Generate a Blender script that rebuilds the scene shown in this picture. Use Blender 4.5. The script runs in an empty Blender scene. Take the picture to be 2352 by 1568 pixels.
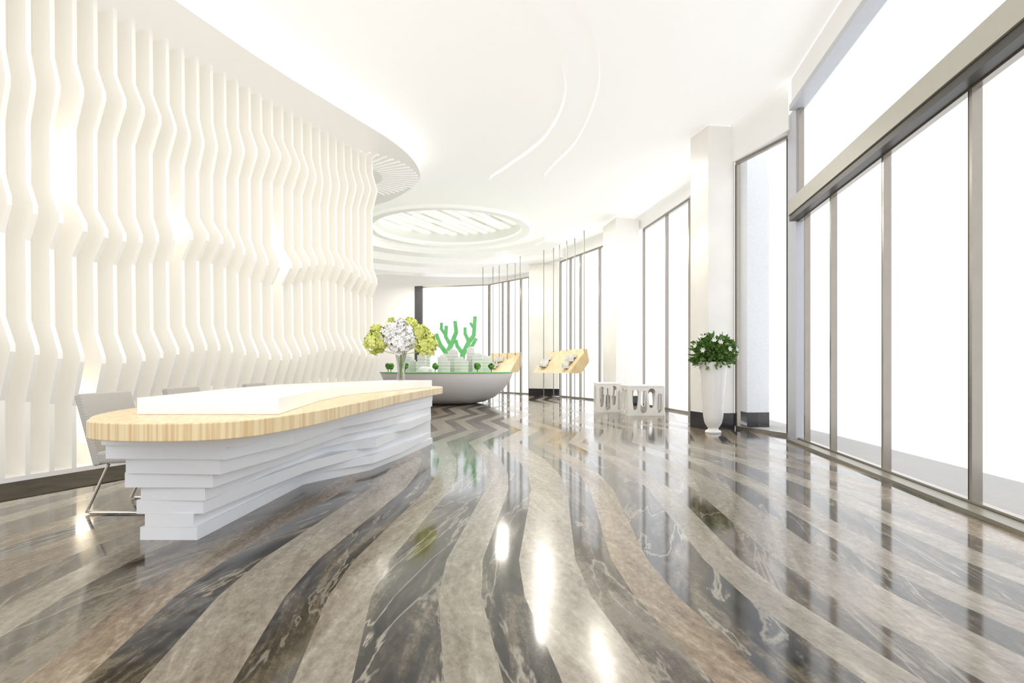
import bpy, bmesh, math, random
from mathutils import Vector, Matrix
from mathutils.geometry import tessellate_polygon
random.seed(7)
scene = bpy.context.scene
COL = scene.collection
scene.view_settings.view_transform = 'Standard'
scene.view_settings.exposure = 0.2

# ------------------------------------------------------------ materials
def new_mat(name):
    m = bpy.data.materials.new(name); m.use_nodes = True
    return m, m.node_tree.nodes, m.node_tree.links, m.node_tree.nodes["Principled BSDF"]
def simple(name, col, rough=0.5, metal=0.0, var=0.0, scale=8.0, emit=0.0, bump=0.0, spec=0.5):
    m, N, L, b = new_mat(name)
    b.inputs["Roughness"].default_value = rough
    b.inputs["Metallic"].default_value = metal
    b.inputs["Specular IOR Level"].default_value = spec
    tc = N.new("ShaderNodeTexCoord"); nz = N.new("ShaderNodeTexNoise")
    nz.inputs["Scale"].default_value = scale; nz.inputs["Detail"].default_value = 4
    L.new(tc.outputs["Object"], nz.inputs["Vector"])
    r = N.new("ShaderNodeValToRGB")
    r.color_ramp.elements[0].position = .3; r.color_ramp.elements[1].position = .7
    r.color_ramp.elements[0].color = (*[c*(1-var) for c in col], 1)
    r.color_ramp.elements[1].color = (*[min(1, c*(1+var*.4)) for c in col], 1)
    L.new(nz.outputs["Fac"], r.inputs["Fac"]); L.new(r.outputs["Color"], b.inputs["Base Color"])
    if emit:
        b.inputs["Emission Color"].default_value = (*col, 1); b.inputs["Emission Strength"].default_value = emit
    return m
M_ceil = simple("ceiling_white_fill_glow", (.94,.935,.92), .6, var=.01, emit=.32)  # even fill glow added to the plaster; the ceiling is no lamp
M_wall = simple("wall_white", (.91,.90,.88), .4, var=.01, emit=.07)  # faint glow put into the wall colour as fill light
M_soffit = simple("soffit_white", (.92,.91,.89), .4, var=.01, emit=.18)  # self-glow added to lighten the soffit
M_well = simple("skylight_well_white", (.90,.90,.87), .5, var=.01, emit=.12)  # slight self-glow added to brighten the well sides
M_fin = simple("fin_cream_fill_glow", (.93,.905,.85), .35, var=.01, emit=.10)  # small emission stands in for fill light on the fins
M_base = simple("desk_layer_white", (.87,.885,.92), .4, var=.01)
M_slab = simple("counter_white", (.95,.95,.94), .25, var=.01)
M_col = simple("column_white", (.88,.86,.82), .3, var=.05, scale=2, emit=.07)  # weak emission added to brighten the columns
M_pier = simple("outdoor_pier_grey", (.72,.73,.76), .7, var=.06, scale=30)
M_black = simple("black_stone", (.03,.03,.035), .15, var=.3)
M_bronze = simple("mullion_bronze", (.34,.31,.27), .22, metal=.6, var=.05)
M_gasket = simple("gasket_black", (.04,.036,.03), .4, var=.1)
M_beam = simple("beam_taupe", (.50,.48,.42), .4, var=.03)
M_sill = simple("sill_metal", (.26,.24,.19), .35, metal=.3, var=.05)
M_frameblue = simple("frame_blue_grey", (.58,.60,.65), .35, var=.03)
M_pave = simple("pavement_grey", (.46,.45,.44), .8, var=.05, scale=20)
M_metal = simple("leg_satin_metal", (.75,.72,.68), .25, metal=.9)
M_rod = simple("rod_metal", (.30,.29,.24), .3, metal=.5)
M_green = simple("coral_green", (.18,.58,.22), .4, var=.15)
M_greenrim = simple("rim_green", (.30,.65,.26), .3, var=.1)
M_leaf = simple("leaf_green", (.14,.27,.055), .45, var=.5, scale=12)
M_treeleaf = simple("tree_green", (.10,.30,.03), .6, var=.4, scale=20)
M_lime = simple("petal_lime", (.78,.83,.25), .6, var=.2, scale=10)
M_petal = simple("petal_white", (.94,.94,.94), .5, var=.04)
M_stem = simple("stem_pale", (.45,.55,.25), .5, var=.2)
M_trunk = simple("tree_trunk", (.2,.12,.06), .7, var=.2)
M_porc = simple("porcelain", (.90,.89,.87), .12, var=.02)
M_bowl = simple("bowl_grey_white", (.84,.84,.86), .35, var=.02)
M_model = simple("model_white", (.76,.76,.76), .5, var=.02)
M_stool = simple("stool_shell", (.90,.88,.84), .25, var=.08, scale=4)
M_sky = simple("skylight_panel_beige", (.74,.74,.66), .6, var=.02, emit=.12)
M_glowslat = simple("skylight_slat", (.95,.95,.92), .5, var=.02, emit=.40)  # emission added to whiten slats that would otherwise render dark
M_border = simple("border_brown", (.07,.058,.042), .6, var=.35, scale=5, spec=.05)
M_dark = simple("dark_frame", (.06,.06,.06), .4, var=.1)

def wood(name, c1, c2, sx=30, sz=1.5):
    m, N, L, b = new_mat(name)
    tc = N.new("ShaderNodeTexCoord"); mp = N.new("ShaderNodeMapping")
    mp.inputs["Scale"].default_value = (sx, sx*.35, sz)
    nz = N.new("ShaderNodeTexNoise"); nz.inputs["Scale"].default_value = 1.6; nz.inputs["Detail"].default_value = 5
    r = N.new("ShaderNodeValToRGB")
    r.color_ramp.elements[0].position = .36; r.color_ramp.elements[1].position = .58
    r.color_ramp.elements[0].color = (*c2,1); r.color_ramp.elements[1].color = (*c1,1)
    L.new(tc.outputs["Object"], mp.inputs["Vector"]); L.new(mp.outputs["Vector"], nz.inputs["Vector"])
    L.new(nz.outputs["Fac"], r.inputs["Fac"]); L.new(r.outputs["Color"], b.inputs["Base Color"])
    b.inputs["Roughness"].default_value = .3
    return m
M_wood = wood("pale_wood", (.86,.71,.45), (.70,.49,.24), 34, .6)
M_wood2 = wood("display_wood", (.76,.61,.37), (.68,.51,.28), 6, 2)

def fabric():
    m, N, L, b = new_mat("chair_fabric")
    tc = N.new("ShaderNodeTexCoord"); w = N.new("ShaderNodeTexChecker"); w.inputs["Scale"].default_value = 130
    w.inputs["Color1"].default_value = (.64,.62,.58,1); w.inputs["Color2"].default_value = (.36,.35,.33,1)
    L.new(tc.outputs["Object"], w.inputs["Vector"]); L.new(w.outputs["Color"], b.inputs["Base Color"])
    b.inputs["Roughness"].default_value = .9
    return m
M_fabric = fabric()
def glass_pane():
    m, N, L, b = new_mat("window_glass")
    t = N.new("ShaderNodeBsdfTransparent"); g = N.new("ShaderNodeBsdfGlossy"); g.inputs["Roughness"].default_value = .02
    mx = N.new("ShaderNodeMixShader"); mx.inputs[0].default_value = .05
    t.inputs["Color"].default_value = (.96,.97,.98,1)
    L.new(t.outputs[0], mx.inputs[1]); L.new(g.outputs[0], mx.inputs[2])
    L.new(mx.outputs[0], N["Material Output"].inputs["Surface"])
    return m
M_glass = glass_pane()
def clear_glass():
    m, N, L, b = new_mat("vase_glass")
    t = N.new("ShaderNodeBsdfTransparent"); t.inputs["Color"].default_value = (.90,.91,.91,1)
    g = N.new("ShaderNodeBsdfGlossy"); g.inputs["Roughness"].default_value = .05; g.inputs["Color"].default_value = (.8,.8,.8,1)
    lw = N.new("ShaderNodeLayerWeight"); lw.inputs["Blend"].default_value = .35
    mx = N.new("ShaderNodeMixShader")
    L.new(lw.outputs["Facing"], mx.inputs[0]); L.new(t.outputs[0], mx.inputs[1]); L.new(g.outputs[0], mx.inputs[2])
    L.new(mx.outputs[0], N["Material Output"].inputs["Surface"])
    return m
M_vase = clear_glass()

def floor_mat():
    m, N, L, b = new_mat("striped_stone_floor")
    def math_(op, a, bb=None, c=None):
        n = N.new("ShaderNodeMath"); n.operation = op
        for i, v in enumerate((a, bb, c)):
            if v is None: continue
            if isinstance(v, (int, float)): n.inputs[i].default_value = v
            else: L.new(v, n.inputs[i])
        return n.outputs[0]
    def comb(a, b_, c):
        n = N.new("ShaderNodeCombineXYZ")
        for i, v in enumerate((a,b_,c)): L.new(v, n.inputs[i])
        return n.outputs[0]
    def noise(vec, scale, detail, rough=.5, dist=0):
        n = N.new("ShaderNodeTexNoise"); n.inputs["Scale"].default_value = scale; n.inputs["Detail"].default_value = detail
        n.inputs["Roughness"].default_value = rough; n.inputs["Distortion"].default_value = dist
        L.new(vec, n.inputs["Vector"]); return n.outputs[0]
    uv = N.new("ShaderNodeUVMap"); uv.uv_map = "stripe"
    sp = N.new("ShaderNodeSeparateXYZ"); L.new(uv.outputs[0], sp.inputs[0])
    u0 = math_('DIVIDE', sp.outputs[0], .235); v = sp.outputs[1]
    u = math_('ADD', u0, math_('MULTIPLY', math_('SINE', math_('MULTIPLY', u0, 2.1)), .16))
    idx = math_('FLOOR', u)
    par = math_('PINGPONG', idx, 1.0)
    wn = N.new("ShaderNodeTexWhiteNoise"); wn.noise_dimensions = '1D'; L.new(idx, wn.inputs["W"])
    rnd = wn.outputs["Value"]
    wn2 = N.new("ShaderNodeTexWhiteNoise"); wn2.noise_dimensions = '1D'; L.new(math_('ADD', idx, 57.3), wn2.inputs["W"])
    rnd2 = wn2.outputs["Value"]
    z = math_('MULTIPLY', idx, 3.7)
    skew = math_('ADD', sp.outputs[0], math_('MULTIPLY', v, math_('MULTIPLY', math_('SUBTRACT', rnd2, .5), .6)))
    n1 = noise(comb(math_('MULTIPLY', skew, 6), math_('MULTIPLY', v, .9), z), 1.0, 10, .62, 1.0)
    n2 = noise(comb(math_('MULTIPLY', sp.outputs[0], 34), math_('MULTIPLY', v, 15), z), 1.0, 6, .75)
    n3 = noise(comb(math_('MULTIPLY', skew, 3.4), math_('MULTIPLY', v, .55), z), 1.0, 6, .55, .6)
    n4 = noise(comb(math_('MULTIPLY', skew, 3.0), math_('MULTIPLY', v, .7), math_('ADD', z, 11.0)), 1.0, 3)
    strata = math_('POWER', math_('ADD', math_('MULTIPLY', math_('SINE', math_('MULTIPLY', n3, 48)), .5), .5), 4.0)
    crisp = math_('POWER', math_('ADD', math_('MULTIPLY', math_('SINE', math_('MULTIPLY', n3, 30)), .5), .5), 40.0)
    def ramp(fac, els):
        r = N.new("ShaderNodeValToRGB"); e = r.color_ramp.elements
        e[0].position, e[0].color = els[0][0], (*els[0][1],1); e[1].position, e[1].color = els[-1][0], (*els[-1][1],1)
        for p, c in els[1:-1]:
            x = e.new(p); x.color = (*c,1)
        L.new(fac, r.inputs[0]); return r.outputs[0]
    def mix(fac, a, bb):
        mxx = N.new("ShaderNodeMix"); mxx.data_type = 'RGBA'
        for i, v_ in ((0,fac),(6,a),(7,bb)):
            if isinstance(v_, tuple): mxx.inputs[i].default_value = v_
            elif isinstance(v_, (int,float)): mxx.inputs[i].default_value = v_
            else: L.new(v_, mxx.inputs[i])
        return mxx.outputs[2]
    f = math_('ADD', math_('MULTIPLY', n1, .5), math_('MULTIPLY', n2, .5))
    fd = math_('ADD', math_('MULTIPLY', n1, .72), math_('MULTIPLY', n2, .28))
    light = ramp(f, [(.36,(.13,.105,.075)), (.45,(.225,.19,.145)), (.54,(.30,.265,.21)), (.63,(.42,.385,.32))])
    brown = ramp(f, [(.36,(.05,.03,.013)), (.45,(.16,.105,.055)), (.54,(.26,.19,.115)), (.63,(.40,.34,.26))])
    dark = ramp(fd, [(.36,(.003,.003,.003)), (.45,(.013,.012,.010)), (.51,(.035,.031,.026)), (.55,(.080,.066,.045)), (.60,(.15,.125,.09)), (.66,(.05,.045,.04))])
    grain = ramp(f, [(.40,(.05,.04,.028)), (.52,(.13,.11,.08)), (.62,(.26,.235,.19))])
    darkv = mix(math_('MULTIPLY', strata, math_('ADD', .1, math_('MULTIPLY', n4, .6))), dark, grain)
    darkv = mix(math_('MULTIPLY', crisp, math_('MULTIPLY', n4, 1.1)), darkv, (.38,.35,.29,1))
    darkv = mix(math_('MULTIPLY', math_('GREATER_THAN', rnd2, .72), .3), darkv, brown)
    lightv = mix(math_('MULTIPLY', math_('GREATER_THAN', rnd, .62), .85), light, brown)
    lightv = mix(math_('MULTIPLY', strata, .2), lightv, (.09,.07,.045,1))
    sel = math_('MULTIPLY', par, math_('ADD', .80, math_('MULTIPLY', rnd2, .2)))
    sel = math_('ADD', math_('MULTIPLY', math_('SUBTRACT', 1, par), math_('MULTIPLY', math_('POWER', rnd, 3), .25)), sel)
    L.new(mix(sel, darkv, lightv), b.inputs["Base Color"])
    L.new(math_('ADD', .085, math_('MULTIPLY', par, .115)), b.inputs["Roughness"])
    b.inputs["IOR"].default_value = 1.52
    b.inputs["Coat Weight"].default_value = .12; b.inputs["Coat Roughness"].default_value = .08
    return m
M_floor = floor_mat()

# ------------------------------------------------------------ mesh helpers
class MB:
    def __init__(s): s.v = []; s.f = []
    def add(s, vs, fs):
        o = len(s.v); s.v += [tuple(v) for v in vs]; s.f += [tuple(i+o for i in f) for f in fs]; return s
    def prism(s, pts, z0, z1):
        n = len(pts)
        a = sum(pts[i][0]*pts[(i+1)%n][1]-pts[(i+1)%n][0]*pts[i][1] for i in range(n))
        if a < 0: pts = pts[::-1]
        vs = [(p[0],p[1],z0) for p in pts] + [(p[0],p[1],z1) for p in pts]
        fs = [(i,(i+1)%n,n+(i+1)%n,n+i) for i in range(n)] + [tuple(range(n))[::-1], tuple(range(n,2*n))]
        return s.add(vs, fs)
    def box(s, x0,x1,y0,y1,z0,z1): return s.prism([(x0,y0),(x1,y0),(x1,y1),(x0,y1)], z0, z1)
    def seg(s, p, q, t, z0, z1, off=0):
        d = Vector((q[0]-p[0], q[1]-p[1])).normalized(); n = Vector((-d.y, d.x))
        a = Vector(p)+n*(off-t/2); b = Vector(q)+n*(off-t/2); c = Vector(q)+n*(off+t/2); e = Vector(p)+n*(off+t/2)
        return s.prism([a,b,c,e], z0, z1)
    def tube(s, pts, rad, n=8, twist=0):
        pts = [Vector(p) for p in pts]
        if not hasattr(rad, '__len__'): rad = [rad]*len(pts)
        vs = []; prev = None
        for i, p in enumerate(pts):
            d = (pts[min(i+1,len(pts)-1)] - pts[max(i-1,0)]).normalized()
            if prev is None:
                up = Vector((0,1,0)) if abs(d.y) < .9 else Vector((1,0,0))
                a = d.cross(up).normalized()
            else:
                a = (prev - d*prev.dot(d)).normalized()
            prev = a; b = d.cross(a)
            for k in range(n):
                t = 2*math.pi*k/n+twist
                vs.append(p + (a*math.cos(t)+b*math.sin(t))*rad[i])
        fs = []
        for i in range(len(pts)-1):
            for k in range(n):
                fs.append((i*n+k, i*n+(k+1)%n, (i+1)*n+(k+1)%n, (i+1)*n+k))
        fs += [tuple(range(n))[::-1], tuple(range((len(pts)-1)*n, len(pts)*n))]
        return s.add(vs, fs)
    def lathe(s, prof, c=(0,0,0), n=40, closed=True):
        vs = []
        for r, z in prof:
            for k in range(n):
                t = 2*math.pi*k/n
                vs.append((c[0]+r*math.cos(t), c[1]+r*math.sin(t), c[2]+z))
        fs = [(i*n+k, i*n+(k+1)%n, (i+1)*n+(k+1)%n, (i+1)*n+k) for i in range(len(prof)-1) for k in range(n)]
        if closed: fs += [tuple(range(n))[::-1], tuple(range((len(prof)-1)*n, len(prof)*n))]
        return s.add(vs, fs)
    def holed(s, outer, holes, fn0, fn1):
        loops = [outer]+holes
        tris = tessellate_polygon([[Vector((p[0],p[1],0)) for p in l] for l in loops])
        flat = [p for l in loops for p in l]; n = len(flat)
        vs = [fn0(p) for p in flat]+[fn1(p) for p in flat]
        fs = [tuple(t) for t in tris]+[tuple(i+n for i in t[::-1]) for t in tris]
        o = 0
        for l in loops:
            m = len(l)
            for i in range(m):
                a, b = o+i, o+(i+1)%m
                fs.append((a,b,b+n,a+n))
            o += m
        return s.add(vs, fs)
def build(mb, name, mat, origin=(0,0,0), parent=None, smooth=False, bevel=0, recalc=True):
    o = Vector(origin)
    me = bpy.data.meshes.new(name)
    me.from_pydata([tuple(Vector(v)-o) for v in mb.v], [], mb.f)
    if recalc:
        bm = bmesh.new(); bm.from_mesh(me); bmesh.ops.recalc_face_normals(bm, faces=bm.faces); bm.to_mesh(me); bm.free()
    me.materials.append(mat)
    ob = bpy.data.objects.new(name, me); COL.objects.link(ob)
    if parent: ob.parent = parent
    else: ob.location = o
    if smooth:
        for p in me.polygons: p.use_smooth = True
        try: me.set_sharp_from_angle(angle=math.radians(40))
        except Exception: pass
    if bevel:
        bv = ob.modifiers.new("bevel", 'BEVEL'); bv.width = bevel; bv.segments = 2; bv.limit_method = 'ANGLE'; bv.angle_limit = math.radians(40)
    return ob
def empty(name, loc, label, cat, group=None):
    e = bpy.data.objects.new(name, None); e.location = loc; e.empty_display_size = .1; COL.objects.link(e)
    tag(e, label, cat, group); return e
def tag(o, label, cat, group=None, kind=None):
    o["label"] = label; o["category"] = cat
    if group: o["group"] = group
    if kind: o["kind"] = kind
    return o
def struct(o, label, cat): return tag(o, label, cat, kind="structure")
def catmull(pts, sub=6, closed=True):
    out = []; n = len(pts)
    rng = range(n) if closed else range(n-1)
    for i in rng:
        g = (lambda k: pts[k % n]) if closed else (lambda k: pts[max(0,min(n-1,k))])
        p0,p1,p2,p3 = [Vector(g(i+j)) for j in (-1,0,1,2)]
        for j in range(sub):
            t = j/sub
            out.append(.5*((2*p1)+(-p0+p2)*t+(2*p0-5*p1+4*p2-p3)*t*t+(-p0+3*p1-3*p2+p3)*t**3))
    if not closed: out.append(Vector(pts[-1]))
    return out
def copy_thing(src, loc, rot=0, label=None):
    n = src.copy(); n.location = loc; n.rotation_euler = (0,0,rot); COL.objects.link(n)
    if label: n["label"] = label
    for ch in src.children:
        c = ch.copy(); COL.objects.link(c); c.parent = n
    return n

# ------------------------------------------------------------ plan of the room
ZC = 5.35
FAC = [(2.45,-2.0),(2.79,0),(3.38,3.59),(3.75,5.76),(4.15,8.17),(4.28,8.64),(3.90,9.85),(4.12,10.7),(4.10,13.0),
       (3.67,16.1),(3.42,17.0),(2.96,18.4),(1.70,20.9),(0.90,22.3),(0.68,22.7),(-0.97,24.7)]
def fac_x(y):
    for (x0,y0),(x1,y1) in zip(FAC, FAC[1:]):
        if y0 <= y <= y1: return x0+(x1-x0)*(y-y0)/(y1-y0)
    return FAC[-1][0]
BACK_R = (-0.97,24.7); BACK_L = (-9.5,26.9)
W = [(-2,.1),(1.0,.19),(1.9,.09),(2.6,-.02),(3.1,-.04),(4.9,.09),(5.6,.08),(6.5,-.01),(8.0,-.30),(9.6,.08),(11.2,-.32),(12.9,.08),(14.6,-.32),(16.5,.08),
     (18.6,-.32),(20.8,.08),(23,-.3),(27,.1)]
def w_of(y):
    for (a,wa),(b,wb) in zip(W, W[1:]):
        if a <= y <= b: return wa+(wb-wa)*(y-a)/(b-a)
    return 0
ys = sorted(set([y for y,_ in W if y < 24.7]+[p[1] for p in FAC]+[24.7]))
me = bpy.data.meshes.new("floor"); vs = []; fs = []
for y in ys: vs += [(-9.5,y,0),(fac_x(y)+.02,y,0)]
for i in range(len(ys)-1): fs.append((2*i,2*i+1,2*i+3,2*i+2))
k = len(vs); vs += [(-9.5,26.9,0)]; fs.append((2*(len(ys)-1), 2*len(ys)-1, k))
me.from_pydata(vs, [], fs)
uvl = me.uv_layers.new(name="stripe")
for lp in me.loops:
    x,y,_ = vs[lp.vertex_index]; uvl.data[lp.index].uv = (x-w_of(y)+.12, y)
me.materials.append(M_floor)
fl = bpy.data.objects.new("floor", me); COL.objects.link(fl)
struct(fl, "polished striped dark and taupe stone floor", "floor")

pv = []
for x,y in FAC[:9]: pv.append((x+.1,y))
outer = [(5.6,13.0),(5.35,11.5),(5.2,9.0),(4.8,5.15),(4.3,2.5),(3.6,-2)]
o = build(MB().prism(pv+outer, -.12, -.03), "pavement", M_pave); struct(o, "pale grey outdoor pavement strip", "pavement")

# ceiling with round skylight opening
SK = Vector((-1.95,17.4)); RS = 2.25
circ = lambda r,n=64: [(SK.x+r*math.cos(2*math.pi*i/n), SK.y+r*math.sin(2*math.pi*i/n)) for i in range(n)]
outl = [(x+.15,y) for x,y in FAC]+[(-9.6,27.1),(-9.6,-2.1)]
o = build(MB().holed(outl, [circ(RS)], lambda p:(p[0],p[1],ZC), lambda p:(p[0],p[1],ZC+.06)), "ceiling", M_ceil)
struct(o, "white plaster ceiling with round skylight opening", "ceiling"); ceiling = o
mb = MB(); n=64; c1 = circ(RS)
mb.add([(p[0],p[1],ZC+.05) for p in c1]+[(p[0],p[1],ZC+.62) for p in c1], [(i,(i+1)%n,n+(i+1)%n,n+i) for i in range(n)])
build(mb, "skylight_well", M_well, parent=ceiling, smooth=True)
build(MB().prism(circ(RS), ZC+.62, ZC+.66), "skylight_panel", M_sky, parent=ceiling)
mb = MB()
d = Vector((math.cos(math.radians(62)), math.sin(math.radians(62)))); nn = Vector((-d.y,d.x))
for i in range(-6,7):
    off = i*.35; L_ = math.sqrt(max(0,RS*RS-off*off))-.03
    jj = .03*((i*5)%3)
    cuts = [-L_, -L_*.45+.3*math.sin(i), L_*.2+.25*math.cos(2*i), L_]
    for q in range(3):
        if cuts[q+1] <= cuts[q]: continue
        wv = .14+.06*((i+q)%2); sh = nn*(.05*((i+q)%2))
        mb.seg(SK+sh+nn*off+d*cuts[q], SK+sh+nn*off+d*cuts[q+1], wv, ZC+.30+jj*.5, ZC+.36+jj*.5)
build(mb, "skylight_slats", M_glowslat, parent=ceiling)
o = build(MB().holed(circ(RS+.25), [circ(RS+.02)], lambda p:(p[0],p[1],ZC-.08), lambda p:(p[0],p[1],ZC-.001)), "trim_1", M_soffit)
struct(o, "white ring lip around the round skylight", "ceiling trim")
def sector(r0, r1, a0, a1, n=36):
    A = [math.radians(a0+(a1-a0)*i/n) for i in range(n+1)]
    return [(SK.x+r0*math.cos(a), SK.y+r0*math.sin(a)) for a in A]+[(SK.x+r1*math.cos(a), SK.y+r1*math.sin(a)) for a in A[::-1]]
for k,(r0,r1,z) in enumerate([(3.2,3.9,ZC-.17),(4.4,5.2,ZC-.32),(5.6,6.4,ZC-.48)]):
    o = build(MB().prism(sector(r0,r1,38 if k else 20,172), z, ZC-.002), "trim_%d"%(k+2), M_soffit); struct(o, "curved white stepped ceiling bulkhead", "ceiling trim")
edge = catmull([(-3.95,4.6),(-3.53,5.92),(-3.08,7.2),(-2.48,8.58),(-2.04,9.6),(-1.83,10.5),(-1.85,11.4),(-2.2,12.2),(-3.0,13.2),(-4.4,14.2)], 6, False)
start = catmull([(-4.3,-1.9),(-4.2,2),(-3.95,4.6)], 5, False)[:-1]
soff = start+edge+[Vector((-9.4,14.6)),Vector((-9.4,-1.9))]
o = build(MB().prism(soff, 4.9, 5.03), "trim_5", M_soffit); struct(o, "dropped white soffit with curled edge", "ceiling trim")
mb = MB(); CC = Vector((-3.35,11.3))
for i in range(22):
    a = math.radians(-62+i*6.2); u = Vector((math.cos(a),math.sin(a)))
    r1_ = 1.46 if i < 16 else 1.36
    mb.seg(CC+u*.75, CC+u*r1_, .035, 4.872, 4.8995)
o = build(mb, "trim_16", M_soffit); struct(o, "fine radial ribs under the curled soffit", "ceiling trim")
cA = catmull([(-.5,3),(-.25,5.2),(.15,6.5),(.52,7.2),(.84,8.8),(.6,10.5),(-.1,12),(-.5,12.9),(.04,14),(1.33,15.1),(2.7,15.6)], 6, False)
cB = catmull([(.1,3),(.4,5.2),(.77,6.5),(1.07,7.2),(1.31,8.6),(1.2,10.5),(.85,11.8),(.74,12.7),(1.33,14),(2.0,14.7),(2.9,15.2)], 6, False)
ra = [(3.55,15.6),(3.95,13),(3.95,10.7),(3.75,9.85),(4.05,8.3),(3.3,3.8),(3.1,3)]
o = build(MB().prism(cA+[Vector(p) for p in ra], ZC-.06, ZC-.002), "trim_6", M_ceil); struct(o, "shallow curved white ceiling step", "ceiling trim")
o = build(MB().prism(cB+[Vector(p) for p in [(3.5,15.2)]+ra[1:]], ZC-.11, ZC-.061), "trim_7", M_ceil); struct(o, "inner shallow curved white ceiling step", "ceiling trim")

# ------------------------------------------------------------ fin wall
T = Vector((.3666,.9304)); Nn = Vector((.9304,-.3666))
def wl(y): return Vector((.394*y-6.56, y))
p0 = wl(-1.9); p1 = wl(10.45)
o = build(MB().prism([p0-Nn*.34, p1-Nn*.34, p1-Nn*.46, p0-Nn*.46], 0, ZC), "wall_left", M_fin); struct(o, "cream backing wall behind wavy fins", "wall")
o = build(MB().prism([p0-Nn*.33, p1-Nn*.33, p1-Nn*.06, p0-Nn*.06], 0, .05), "trim_8", M_wall); struct(o, "low white plinth under the fins", "plinth")
o = build(MB().prism([p0-Nn*.05, p1-Nn*.05, p1+Nn*.75, p0+Nn*.75], 0, .006), "trim_9", M_border); struct(o, "dark brown stone border strip", "floor border")
start_y = 4.35; step = .2*.9304
nf = int((10.4-start_y)/step)+1
for i in range(nf):
    y = start_y+i*step; t = min(1,max(0,(y-5.1)/5.2))
    sw = .07*math.sin(i*.55)
    a1, a2, a3 = .15+.025*math.sin(i*.7), .14+.035*math.sin(i*.9+1), .12+.035*math.sin(i*.6+2)
    if t > .75: a3 *= .7
    l, m_, h = t*.16+sw, t*.22+sw*1.3, t*.5-sw
    D0 = -.06
    prof = [(.05,D0),(.70+l,D0),(1.14+l,D0+a1),(1.20+l,D0+a1),(1.46+l,D0+.015),(2.20+m_,D0),(2.44+m_,D0+a2),(2.52+m_,D0+a2),
            (2.74+m_,D0+.01),(3.34+h,D0),(3.66+h,D0+a3),(3.74+h,D0+a3),(4.02+h,D0+.01),(4.89,D0)]
    base = wl(y)
    pts = [(-.33,.05)]+[(d_,z) for z,d_ in prof]+[(-.33,4.89)]
    mb = MB(); nP = len(pts)
    vsl = []
    for sgn in (-.5,.5):
        for d_,z in pts:
            q = base+Nn*d_+T*(sgn*.042); vsl.append((q.x,q.y,z))
    mb.add(vsl, [tuple(range(nP)), tuple(range(nP,2*nP))[::-1]]+[(k,(k+1)%nP,nP+(k+1)%nP,nP+k) for k in range(nP)])
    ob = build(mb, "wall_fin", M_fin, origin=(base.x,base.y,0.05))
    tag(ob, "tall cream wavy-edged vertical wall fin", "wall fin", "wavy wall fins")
pe = wl(10.5)
o = build(MB().seg((pe.x-.45,10.62),(-9.5,10.62),.12,0,ZC), "wall_inner", M_wall); struct(o,"white return wall behind the fin wall","wall")
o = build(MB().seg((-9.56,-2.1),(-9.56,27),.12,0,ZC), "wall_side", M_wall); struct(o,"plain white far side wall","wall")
bd = Vector((BACK_L[0]-BACK_R[0], BACK_L[1]-BACK_R[1])).normalized()
bp = lambda x: Vector(BACK_R)+bd*((BACK_R[0]-x)/-bd.x) 
o = build(MB().seg(bp(-4.35),BACK_L,.12,0,ZC,off=-.06), "wall_back", M_wall); struct(o,"plain white back wall","wall")
o = build(MB().seg(BACK_R,bp(-4.35),.12,4.7,ZC,off=-.06), "wall_back_header", M_wall); struct(o,"white header above the back window","wall")

# ------------------------------------------------------------ windows
wn = [0]
def window(p, q, z0, z1, cuts, label, th=.06, sill=.05, muls=.032, head=.045):
    wn[0] += 1
    p = Vector(p); q = Vector(q); d = q-p
    org = ((p.x+q.x)/2,(p.y+q.y)/2,z0)
    mb = MB(); mb.seg(p,q,th,z0,z0+sill); mb.seg(p,q,th,z1-head,z1)
    L_ = d.length; u = d/L_
    g = MB()
    for c in cuts:
        a = p+u*min(max(c*L_-muls/2,0),L_-muls); mb.seg(a, a+u*muls, th*1.2, z0+sill, z1-head)
        if c < .98:
            g.seg(a+u*(muls+.012), a+u*(muls+.034), th*.9, z0+sill, z1-head)
    fr = build(mb, "window_%d"%wn[0], M_bronze, origin=org); struct(fr, label, "window")
    if g.v: build(g, "gasket", M_gasket, origin=org, parent=fr)
    gl = MB()
    gl.add([(p.x,p.y,z0+sill),(q.x,q.y,z0+sill),(q.x,q.y,z1-head),(p.x,p.y,z1-head)],[(0,1,2,3)])
    build(gl, "window_glass", M_glass, origin=org, parent=fr)
    return fr
A_ = Vector((3.38,3.59)); nd = (Vector((4.15,8.17))-A_).normalized()
FAC_near = lambda y: A_+nd*((y-3.59)/nd.y)
Q0 = FAC_near(-2.0); Q1 = FAC_near(8.17)
yc = [-1.9,-.1,1.4,2.85,4.26,5.62,6.94,7.85]
window(Q0,Q1,0,3.2,[(y+2)/10.17 for y in yc],"tall storefront glazing with slim bronze mullions")
window(Q0,Q1,3.46,4.85,[(y+2)/10.17 for y in (-1.9,1.4,8.1)],"upper clerestory glazing above bronze beam", sill=.04)
o = build(MB().seg(Q0,Q1,.20,3.25,3.46,off=.06),"trim_10",M_beam); struct(o,"taupe horizontal transom beam","beam")
o = build(MB().seg(Q0,Q1,.16,3.17,3.25,off=.06),"trim_11",M_gasket); struct(o,"black strip under transom beam","trim")
o = build(MB().seg(Q0,Q1,.14,0,.03,off=.11),"trim_12",M_sill); struct(o,"low bronze floor track along the storefront","sill")
o = build(MB().seg(Q0,Q1,.16,4.85,ZC-.12,off=.03),"wall_right",M_wall); struct(o,"white fascia above storefront glazing","wall")
o = build(MB().seg(Q0,Q1,.20,4.77,4.85,off=.04),"trim_13",M_frameblue); struct(o,"blue-grey frame at head of clerestory","trim")
o = build(MB().prism([(4.10,8.17),(4.20,8.14),(4.30,8.58),(4.20,8.62)],0,4.85),"trim_14",M_frameblue); struct(o,"blue-grey corner post","post")
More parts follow.
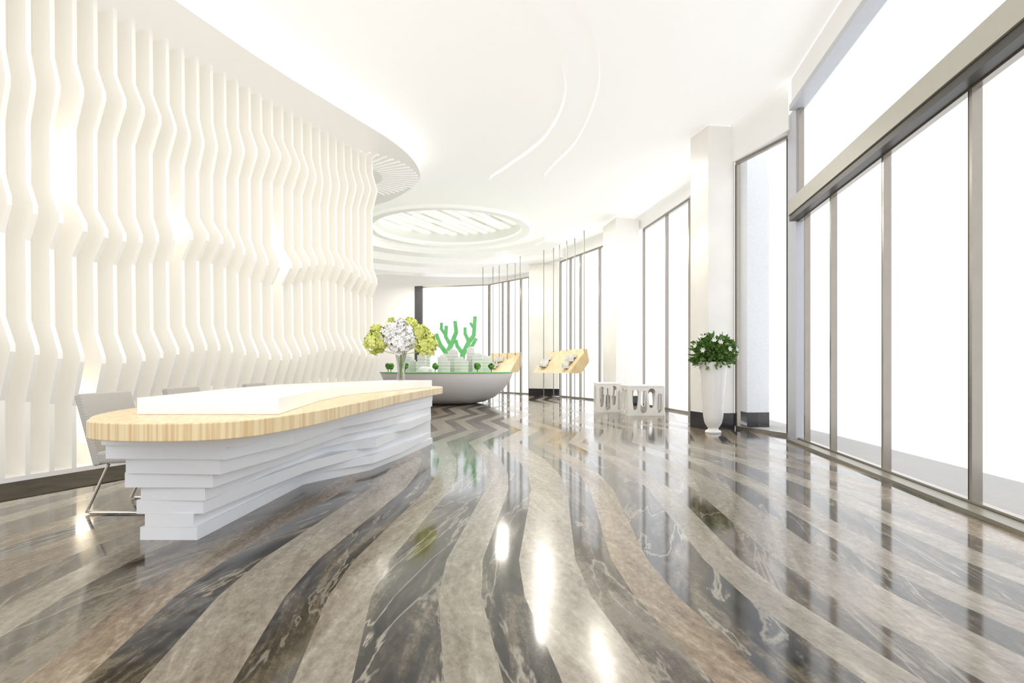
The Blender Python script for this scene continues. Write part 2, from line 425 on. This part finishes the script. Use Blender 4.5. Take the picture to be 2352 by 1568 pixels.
window((4.27,8.66),(3.90,9.82),0,4.62,[0,.97],"tall single pane beside the corner post")
o = build(MB().seg((4.22,8.5),(3.90,9.85),.16,4.62,ZC-.002,off=.0),"wall_header",M_wall); struct(o,"white header over the tall pane","wall")
window((4.12,10.75),(4.10,12.9),0,4.95,[0,.5,1],"glazed bay behind the column")
window((4.10,13.0),(3.70,15.9),0,4.95,[0,.45,1],"tall two-pane curtain window")
window((3.30,17.2),(1.78,20.75),0,4.95,[0,.3,.62,.8,1],"tall curved-facade window with slim mullions")
window((0.72,22.6),(-0.97,24.65),0,4.7,[0,.2,.5,.65,1],"distant facade window with slim mullions")
window(BACK_R,bp(-4.3),0,4.7,[0,1],"bright glazed back opening")
hd = MB()
for a,b in [((3.90,9.85),(4.12,10.7)),((4.12,10.7),(4.10,13.0)),((4.10,13),(3.67,16.1)),((3.67,16.1),(3.30,17.2)),((3.30,17.2),(1.70,20.9)),((1.7,20.9),(.72,22.6)),((.72,22.6),(-.97,24.7))]:
    hd.seg(a,b,.16,4.95,ZC-.002)
o = build(hd,"wall_facade_header",M_wall); struct(o,"white header band over curved facade","wall")
o = build(MB().seg((.72,22.62),(-.97,24.7),.10,4.7,4.95),"wall_facade_panel",M_wall); struct(o,"white panel over distant window","wall")
def column(name, pts, label, z=ZC-.12, mat=None, z0=0):
    c = build(MB().prism(pts,.27+z0,z),name,mat or M_col); struct(c,label,"column")
    cx = sum(p[0] for p in pts)/4; cy = sum(p[1] for p in pts)/4
    pp = [(cx+(p[0]-cx)*1.02, cy+(p[1]-cy)*1.02) for p in pts]
    build(MB().prism(pp,z0,.27+z0),"column_base",M_black,parent=c)
column("wall_column_near",[(3.38,9.75),(3.86,9.82),(3.80,10.5),(3.25,10.3)],"white square column with black stone base")
column("wall_column_middle",[(2.89,15.7),(3.57,15.9),(3.40,17.0),(2.70,16.8)],"white square column with black stone base")
column("wall_column_far",[(.65,21.7),(1.75,21.2),(1.85,21.9),(.80,22.4)],"wide white column with black stone base")
column("wall_pier_outside",[(4.28,10.3),(4.70,10.35),(4.75,10.8),(4.32,10.8)],"pale outdoor pier with black base", z=4.9, mat=M_pier, z0=-.03)
o = build(MB().seg(bp(-4.35)-Vector((0,.12)),bp(-4.02)-Vector((0,.12)),.14,0,4.72),"trim_15",M_dark); struct(o,"dark vertical frame post at back wall","post")

# ------------------------------------------------------------ reception desk
desk = empty("reception_desk",(-1.9,5.6,0),"reception desk with pale wood top, white slab, stacked layered base","desk")
DO = desk.location.copy()
wp = catmull([(-2.38,3.18),(-2.26,3.02),(-2.06,2.93),(-1.82,2.91),(-1.60,2.95),(-1.45,3.10),(-1.37,3.37),(-1.31,3.83),(-1.28,4.6),(-1.24,5.8),(-1.17,7.0),
              (-1.08,8.0),(-1.04,8.5),(-1.2,8.95),(-1.7,9.0),(-2.3,8.2),(-2.68,6.5),(-2.72,5),(-2.70,4.04),(-2.56,3.5)],5)
build(MB().prism(wp,.67,.765),"wood_countertop",M_wood,origin=DO,parent=desk,bevel=.006)
sp_ = [(-2.30,3.47),(-1.43,3.47),(-1.66,4.9),(-1.72,5.8),(-1.66,6.3),(-1.2,8.5),(-1.9,8.6),(-2.6,6.3),(-2.52,5.0)]
build(MB().prism(sp_,.765,.868),"counter_slab",M_slab,origin=DO,parent=desk,bevel=.005)
top = [(-2.40,3.32),(-1.58,3.25),(-1.46,4.2),(-1.44,5.2),(-1.33,6.0),(-1.20,7.0),(-1.12,7.95),(-1.55,8.5),(-2.1,7.9),(-2.45,6),(-2.45,4.2)]
bot = [(-2.26,3.47),(-1.93,3.47),(-1.90,4.3),(-1.84,5.1),(-1.42,5.85),(-1.27,6.8),(-1.10,7.85),(-1.5,8.2),(-1.9,7.7),(-2.2,6),(-2.3,4.3)]
mb = MB(); tts = [0,.03,.12,.20,.36,.58,.82,1.0]; NL = len(tts)
zs = [0,.08,.16,.245,.33,.42,.515,.60,.67]
for i in range(NL):
    tt = tts[i]; o_ = []
    for k in range(len(top)):
        j = Vector((random.uniform(-.045,.035), random.uniform(-.32,.32))) if 1<k<6 else Vector((random.uniform(-.03,.03),random.uniform(-.02,.02)))
        o_.append(Vector(bot[k]).lerp(Vector(top[k]), tt)+j)
    mb.prism(o_, zs[i]+.0005, zs[i+1])
build(mb,"layered_base",M_base,origin=DO,parent=desk)

# ------------------------------------------------------------ chairs
def make_chair(loc):
    c = empty("office_chair",loc,"grey woven fabric chair with slim metal sled legs beside desk","chair","grey chairs behind the desk")
    w = .27
    def slab(p, q, th, inset=0):
        p = Vector(p); q = Vector(q); d = (q-p).normalized(); n_ = Vector((-d.z,0,d.x))*th
        return [(p.x,-w,p.z),(p.x,w,p.z),(q.x,w-inset,q.z),(q.x,-w+inset,q.z),(p.x+n_.x,-w,p.z+n_.z),(p.x+n_.x,w,p.z+n_.z),(q.x+n_.x,w-inset,q.z+n_.z),(q.x+n_.x,-w+inset,q.z+n_.z)]
    F = [(0,1,2,3),(7,6,5,4),(0,4,5,1),(1,5,6,2),(2,6,7,3),(3,7,4,0)]
    build(MB().add(slab((.12,0,.36),(-.02,0,.87),.055,.0),F),"backrest",M_fabric,parent=c,bevel=.012)
    build(MB().add(slab((.09,0,.36),(.58,0,.39),.09),F),"seat",M_fabric,parent=c,bevel=.02)
    for s in (-1,1):
        y = s*.24
        build(MB().tube([(.16,y,.36),(0.0,y,.012),(.03,y,.012),(.54,y,.012),(.50,y,.37)],.011,8),"leg",M_metal,parent=c)
    return c
ch = make_chair((-3.06,4.31,0))
copy_thing(ch,(-3.14,5.45,0)); copy_thing(ch,(-3.12,6.95,0))

# ------------------------------------------------------------ flowers on desk
VX,VY,VZ = -1.62,8.25,.868
vase = build(MB().lathe([(.055,0),(.06,.02),(.05,.12),(.06,.25),(.09,.42),(.125,.50),(.118,.50),(.082,.42),(.05,.25),(.042,.12),(.045,.03)],(VX,VY,VZ),28),
             "glass_vase",M_vase,origin=(VX,VY,VZ),smooth=True)
tag(vase,"clear flared glass vase standing on white desk slab","vase")
bq = empty("flower_bouquet",(VX,VY,VZ+.04),"bouquet of white and lime hydrangeas in glass vase","flowers")
BO = bq.location.copy()
def bloom(c, r, mat, name, n=170, ps=.038, sz=1.0):
    mb = MB()
    for i in range(n):
        v = Vector((random.gauss(0,1),random.gauss(0,1),random.gauss(0,1))).normalized()
        rr = r*random.uniform(.72,1.05)
        p = Vector(c)+Vector((v.x*rr,v.y*rr,v.z*rr*sz))
        v = (v+Vector([random.uniform(-.5,.5) for _ in range(3)])).normalized()
        a = v.orthogonal().normalized(); b = v.cross(a); th = random.uniform(0,3)
        a,b = a*math.cos(th)+b*math.sin(th), b*math.cos(th)-a*math.sin(th)
        s = ps*random.uniform(.7,1.3)
        for k in range(4):
            an = k*math.pi/2; u = a*math.cos(an)+b*math.sin(an); w_ = b*math.cos(an)-a*math.sin(an)
            mb.add([p, p+u*s*.6+w_*s*.42+v*s*.15, p+u*s*1.05+v*s*.3, p+u*s*.6-w_*s*.42+v*s*.15],[(0,1,2,3)])
    mb.lathe([(.01,-r*.6*sz),(r*.5,-r*.4*sz),(r*.68,0),(r*.5,r*.4*sz),(.01,r*.6*sz)],c,12)
    return build(mb,name,mat,origin=BO,parent=bq,recalc=False)
for c,r in [((-1.74,8.2,1.54),.17),((-1.53,8.2,1.50),.18),((-1.62,8.10,1.40),.15),((-1.63,8.3,1.64),.13)]:
    bl = bloom(c,r,M_petal,"bloom"); bl["label"] = "white hydrangea bloom"
for c,r in [((-1.99,8.25,1.42),.16),((-1.95,8.2,1.56),.10),((-1.25,8.25,1.40),.16),((-1.31,8.2,1.55),.11),((-1.50,8.35,1.69),.09),((-1.76,8.35,1.68),.08)]:
    bl = bloom(c,r,M_lime,"bloom",n=110,ps=.048); bl["label"] = "lime green hydrangea bloom"
for i,(dx,dz) in enumerate([(-.34,.5),(-.28,.6),(-.1,.6),(.1,.55),(0,.5),(.33,.48),(.28,.6)]):
    build(MB().tube([(VX+random.uniform(-.02,.02),VY+random.uniform(-.02,.02),VZ+.05),(VX+dx*.12,VY,VZ+.38),(VX+dx,VY-.02,VZ+dz-.05)],.006,6),"stem",M_stem,origin=BO,parent=bq)

# ------------------------------------------------------------ planter with plant
PX,PY = 3.27,9.2
pl = empty("potted_plant",(PX,PY,0),"tall white urn planter with leafy white-flowering plant beside column","potted plant")
build(MB().lathe([(.125,0),(.13,.02),(.115,.04),(.085,.055),(.08,.075),(.10,.10),(.135,.16),(.155,.26),(.17,.45),(.19,.75),(.21,1.00),(.228,1.12),(.232,1.15),(.215,1.15),(.195,1.08),(.02,1.05)],(PX,PY,0),40),
      "urn",M_porc,origin=(PX,PY,0),parent=pl,smooth=True)
mb = MB()
for i in range(1150):
    v = Vector((random.gauss(0,1),random.gauss(0,1),random.gauss(0,.8)+.2)).normalized()
    rr = random.uniform(.35,1.0)
    p = Vector((PX,PY,1.29))+Vector((v.x*.33*rr,v.y*.30*rr,v.z*.28*rr))
    d_ = (v+Vector([random.uniform(-.7,.7) for _ in range(3)])).normalized(); s_ = d_.orthogonal().normalized()
    up = d_.cross(s_); th = random.uniform(0,6.3); s_ = s_*math.cos(th)+up*math.sin(th); up = d_.cross(s_)
    l = random.uniform(.07,.13); w_ = l*.27
    mb.add([p,p+d_*l*.45+s_*w_+up*l*.08,p+d_*l,p+d_*l*.45-s_*w_+up*l*.08,p+d_*l*.5],[(0,1,4),(1,2,4),(2,3,4),(3,0,4)])
for i in range(14):
    a = i*1.35; mb.tube([(PX,PY,1.05),(PX+.1*math.cos(a),PY+.1*math.sin(a),1.2),(PX+.24*math.cos(a),PY+.24*math.sin(a),1.38)],.006,5)
fo = build(mb,"foliage",M_leaf,origin=(PX,PY,0),parent=pl,recalc=False); fo["kind"]="stuff"
fm = MB()
for k in range(6):
    a = k*math.pi/3; u = Vector((math.cos(a),math.sin(a),.45)).normalized(); w_ = Vector((-math.sin(a),math.cos(a),0))
    fm.add([(0,0,0),u*.030+w_*.012,u*.055,u*.030-w_*.012],[(0,1,2,3)])
f0 = None
for i in range(19):
    a = random.uniform(0,6.28); el = random.uniform(-.25,1.3)
    v = Vector((math.cos(a)*math.cos(el),math.sin(a)*math.cos(el),math.sin(el)))
    if v.y > .3: v.y = -v.y
    pos = Vector((v.x*.38,v.y*.36,1.30+v.z*.31))
    if f0 is None: f0 = build(fm,"flower",M_petal,parent=pl,recalc=False); f = f0; f["label"]="small white star-shaped flower"
    else: f = f0.copy(); COL.objects.link(f)
    f.location = pos; f.rotation_mode='QUATERNION'; f.rotation_quaternion = v.to_track_quat('Z','Y')

# ------------------------------------------------------------ pierced side tables
def capsule(cx, z0, z1, r, n=8, taper=1.0):
    pts = []
    for k in range(n+1):
        a = math.pi*k/n; pts.append((cx+r*math.cos(a), z1-r+r*math.sin(a)))
    for k in range(n+1):
        a = math.pi+math.pi*k/n; pts.append((cx+r*taper*math.cos(a), z0+r*taper+r*taper*math.sin(a)))
    return pts
def stool(cx, cy, w, d, h, rot, label):
    e = empty("side_table",(cx,cy,0),label,"side table")
    e.rotation_euler = (0,0,rot)
    def rect(w_): return [(-w_,.0),(w_,.0),(w_,h-.04),(-w_,h-.04)]
    t = .06
    def holes(hw):
        s = hw
        return [capsule(-s*.60,.12,h-.09,s*.19,taper=.6),capsule(-s*.14,.05,h-.12,s*.14,taper=1.35),capsule(s*.29,.16,h-.07,s*.20,taper=.6),capsule(s*.72,.06,h-.18,s*.12,taper=1.35)]
    mb = MB(); W2=w/2; D2=d/2
    for sg in (-1,1):
        mb.holed(rect(W2),holes(W2),lambda p:(p[0],sg*D2,p[1]),lambda p:(p[0],sg*(D2-t),p[1]))
        mb.holed(rect(D2-t-.001),holes(D2-t),lambda p:(sg*W2,p[0],p[1]),lambda p:(sg*(W2-t),p[0],p[1]))
    build(mb,"pierced_body",M_stool,parent=e)
    tp = []
    r=.05
    for (sx,sy,a0) in [(1,1,0),(-1,1,90),(-1,-1,180),(1,-1,270)]:
        for k in range(5):
            a = math.radians(a0+k*22.5); tp.append((sx*(W2-r+.004)+r*math.cos(a), sy*(D2-r+.004)+r*math.sin(a)))
    build(MB().prism(tp,h-.04,h),"table_top",M_slab,parent=e,bevel=.008)
stool(2.95,12.86,.82,.74,.67,.05,"white cube side table pierced with oval cut-outs")
stool(2.34,13.75,.64,.66,.70,-.05,"smaller pierced white cube side table standing behind another")

# ------------------------------------------------------------ round model table
TX,TY = -1.95,17.1
tb = empty("model_display_table",(TX,TY,0),"round white bowl-shaped display table with green rim","display table")
build(MB().lathe([(.85,0),(1.15,.06),(1.45,.20),(1.70,.42),(1.88,.66),(1.96,.86),(1.97,.90),(1.90,.905)],(TX,TY,0),72),"bowl",M_bowl,origin=(TX,TY,0),parent=tb,smooth=True)
build(MB().lathe([(1.93,.90),(1.99,.905),(2.0,.935),(1.93,.94)],(TX,TY,0),72),"green_top",M_greenrim,origin=(TX,TY,0),parent=tb,smooth=True)
ZT = .941
blds = [(-.95,-.6,.25,.35,.30),(-.62,-.95,.22,.28,.48),(-.05,-.8,.25,.3,.42),(.2,-.3,.28,.3,.62),(.45,-.75,.3,.25,.38),(.72,-.2,.22,.3,.70),
        (.95,-.6,.28,.3,.50),(1.25,-.1,.22,.25,.42),(-.7,.2,.26,.3,.66),(-.1,.4,.3,.3,.50),(1.0,.6,.3,.3,.5),(-1.2,.1,.25,.3,.45),(.1,-1.3,.22,.2,.28),(.62,-1.25,.2,.2,.3)]
for bx,by,sx,sy,h in blds:
    mb = MB(); x,y = TX+bx,TY+by
    mb.box(x-sx/2,x+sx/2,y-sy/2,y+sy/2,ZT,ZT+h)
    mb.box(x-sx*.3,x+sx*.3,y-sy*.3,y+sy*.3,ZT+h,ZT+h+.05)
    nfl = int(h/.09)
    for k in range(1,nfl): mb.box(x-sx/2-.012,x+sx/2+.012,y-sy/2-.012,y+sy/2+.012,ZT+k*.09,ZT+k*.09+.012)
    o = build(mb,"scale_model_building",M_model,origin=(x,y,ZT)); tag(o,"small white architectural model tower on display table","model building","white model buildings")
o = build(MB().lathe([(.22,0),(.21,.05),(.17,.11),(.10,.15),(.02,.16)],(TX-.45,TY-1.45,ZT),28),"scale_model_dome",M_model,origin=(TX-.45,TY-1.45,ZT),smooth=True)
tag(o,"low white dome model on display table","model building")
for x_,y_ in [(-1.55,-.75),(-.15,-1.65),(.98,-1.25),(-1.05,-1.25),(-1.75,-.2),(1.35,-.7)]:
    x,y = TX+x_,TY+y_
    e = empty("model_tree",(x,y,ZT),"tiny green model tree on display table","model tree","model trees")
    build(MB().tube([(x,y,ZT),(x,y,ZT+.1)],.012,6),"trunk",M_trunk,origin=(x,y,ZT),parent=e)
    mb = MB()
    for i in range(60):
        v = Vector([random.gauss(0,1) for _ in range(3)]).normalized(); p = Vector((x,y,ZT+.16))+v*random.uniform(.04,.1)
        a = v.orthogonal()*.035; b = v.cross(a)
        mb.add([p+a,p+b,p-a,p-b],[(0,1,2,3)])
    build(mb,"crown",M_treeleaf,origin=(x,y,ZT),parent=e,recalc=False)
CX,CY = -1.80,18.1
mb = MB()
def br(pts, r0, r1):
    n_=len(pts); mb.tube([(CX+x,CY+yy,z) for x,yy,z in pts],[(r0+(r1-r0)*i/(n_-1))*1.2 for i in range(n_)],4,twist=math.pi/4)
br([(-.36,0,1.02),(-.30,0,1.45),(-.12,0,1.85),(.02,0,2.2),(-.02,0,2.55)],.10,.065)
br([(-.28,0,1.5),(-.50,0,1.80),(-.62,0,2.15)],.09,.06)
br([(-.48,0,1.75),(-.66,0,1.85),(-.72,0,2.05)],.07,.05)
br([(-.16,0,1.78),(-.32,0,2.05),(-.30,0,2.4)],.075,.06)
br([(-.31,0,2.1),(-.46,0,2.3),(-.45,0,2.5)],.065,.05)
br([(.20,0,1.02),(.22,0,1.45),(.40,0,1.85),(.58,0,2.1),(.62,0,2.7)],.10,.065)
br([(.24,0,1.5),(.05,0,1.75),(.0,0,1.95)],.08,.06)
br([(.42,0,1.9),(.30,0,2.15),(.30,0,2.35)],.07,.055)
br([(.30,0,1.6),(.52,0,1.75),(.66,0,2.0)],.075,.06)
br([(.60,0,2.3),(.46,0,2.5)],.06,.045)
mb.box(CX-.55,CX+.4,CY-.12,CY+.12,.945,1.03)
o = build(mb,"coral_sculpture",M_green,origin=(CX,CY,.945)); tag(o,"bright green branching coral sculpture behind model buildings","sculpture")

# ------------------------------------------------------------ suspended wooden display lecterns
def lectern(A, ax, length, rods, k, label):
    A = Vector(A); ax = Vector(ax).normalized(); pr = Vector((ax.y,-ax.x))
    e = empty("hanging_display",(A.x,A.y,0),label,"display stand")
    prof = [(0,.89),(.42,.89),(.68*k,1.25),(.60*k,1.64)]
    vs_=[]
    for L_ in (0,length):
        for u,z in prof:
            q = A+pr*u+ax*L_; vs_.append((q.x,q.y,z))
    build(MB().add(vs_,[(0,1,2,3),(7,6,5,4),(0,4,5,1),(1,5,6,2),(2,6,7,3),(3,7,4,0)]),"wooden_case",M_wood2,origin=(A.x,A.y,0),parent=e)
    for x,y in rods:
        build(MB().tube([(x,y,0.0),(x,y,ZC-.14)],.013,8),"suspension_rod",M_rod,origin=(A.x,A.y,0),parent=e)
    for f in (.10,.72) if length>2.5 else (.45,):
        mb = MB()
        c = A+ax*(length*f)
        for i in range(16):
            u = random.uniform(.12,.40); z = .89+u*(.75/.60); l = random.uniform(0,.45)
            q = c+pr*(u-.05)+ax*l; s = random.uniform(.04,.08)
            mb.box(q.x-s,q.x+s,q.y-s,q.y+s,z,z+random.uniform(.06,.14))
        rm = build(mb,"relief_model",M_model,origin=(A.x,A.y,0),parent=e); rm["kind"]="stuff"
lectern((1.69,16.9),(-.30,.95),3.2,[(2.18,17.12),(2.01,18.15),(1.79,18.5),(1.60,19.1),(1.44,19.6),(1.12,19.98)],1,"angular pale wood display case hung on thin metal rods")
lectern((-.08,21.0),(-.62,.78),1.9,[(.30,21.05),(.12,21.5),(-.18,21.7),(-.50,22.0),(-.75,22.3),(-1.15,22.4)],.9,"smaller angular wood display case hung on thin rods")

# ------------------------------------------------------------ lights
w = bpy.data.worlds.new("world"); scene.world = w; w.use_nodes = True
bg = w.node_tree.nodes["Background"]; bg.inputs[0].default_value = (.98,.988,1,1); bg.inputs[1].default_value = 1.45
def area(name, loc, size, power, rot=(0,0,0), col=(1,.94,.84), shape='DISK', sy=None):
    l = bpy.data.lights.new(name,'AREA'); l.energy = power; l.size = size; l.color = col; l.shape = shape
    if sy: l.size_y = sy
    o = bpy.data.objects.new(name,l); o.location = loc; o.rotation_euler = rot; COL.objects.link(o); return o
for x,y,p,s in [(-1.2,2.5,35,.3),(-1.2,5.5,35,.3),(-.4,9.0,25,.3)]:
    area("overhead_fill",(x,y,ZC-.14),s,p)  # overhead fill added for brightness, no visible fixtures
# slim linear downlights running along the hall
for x,y,p,s,ly in [(-.35,20.5,80,.35,3.0),(1.0,17.6,90,.35,3.0),(.72,14.0,45,.22,1.8),(1.95,12.2,60,.3,2.4)]:
    area("linear_lamp",(x,y,ZC-.16),s,p,shape='RECTANGLE',sy=ly)
area("overhead_fill",(-5,18,ZC-.05),2,130); area("overhead_fill",(-4.5,23.5,ZC-.55),1.5,100)  # more unseen fill, brightens the far left and back
for (x,y) in [(-4.7,6.2),(-3.9,8.6),(-3.3,10.8)]:
    area("cove_lamp",(x,y,5.06),.9,6,rot=(math.pi,0,0))
def spot(loc, tgt, power, ang=35, col=(1,.88,.66), r=.05):
    l = bpy.data.lights.new("column_glow_spot",'SPOT'); l.energy=power; l.spot_size=math.radians(ang); l.spot_blend=1; l.color=col; l.shadow_soft_size=r  # unseen spots added to put warm glows on the columns
    o = bpy.data.objects.new("column_glow_spot",l); o.location=loc
    o.rotation_euler = (Vector(tgt)-Vector(loc)).to_track_quat('-Z','Y').to_euler(); COL.objects.link(o)
spot((2.4,9.4,4.2),(3.35,10.0,3.1),40)
spot((1.9,15.2,4.0),(2.8,16.2,3.0),45)
spot((.6,19.6,4.5),(1.0,21.5,3.6),60)
for y,z in [(5.55,3.1),(6.75,2.75),(8.2,2.7),(5.75,.6)]:
    q = wl(y)-Nn*.17
    l = bpy.data.lights.new("fin_lamp",'POINT'); l.energy=1.6; l.color=(1,.9,.72); l.shadow_soft_size=.06
    o = bpy.data.objects.new("fin_lamp",l); o.location=(q.x,q.y,z); COL.objects.link(o)

# ------------------------------------------------------------ camera
cam = bpy.data.cameras.new("camera"); co = bpy.data.objects.new("camera",cam); COL.objects.link(co)
co.location = (0,0,1.05); co.rotation_euler = (math.pi/2,0,0)
cam.sensor_width = 36; cam.lens = 36*1300/2352; cam.shift_y = 61/2352; cam.clip_start=.05
scene.camera = co
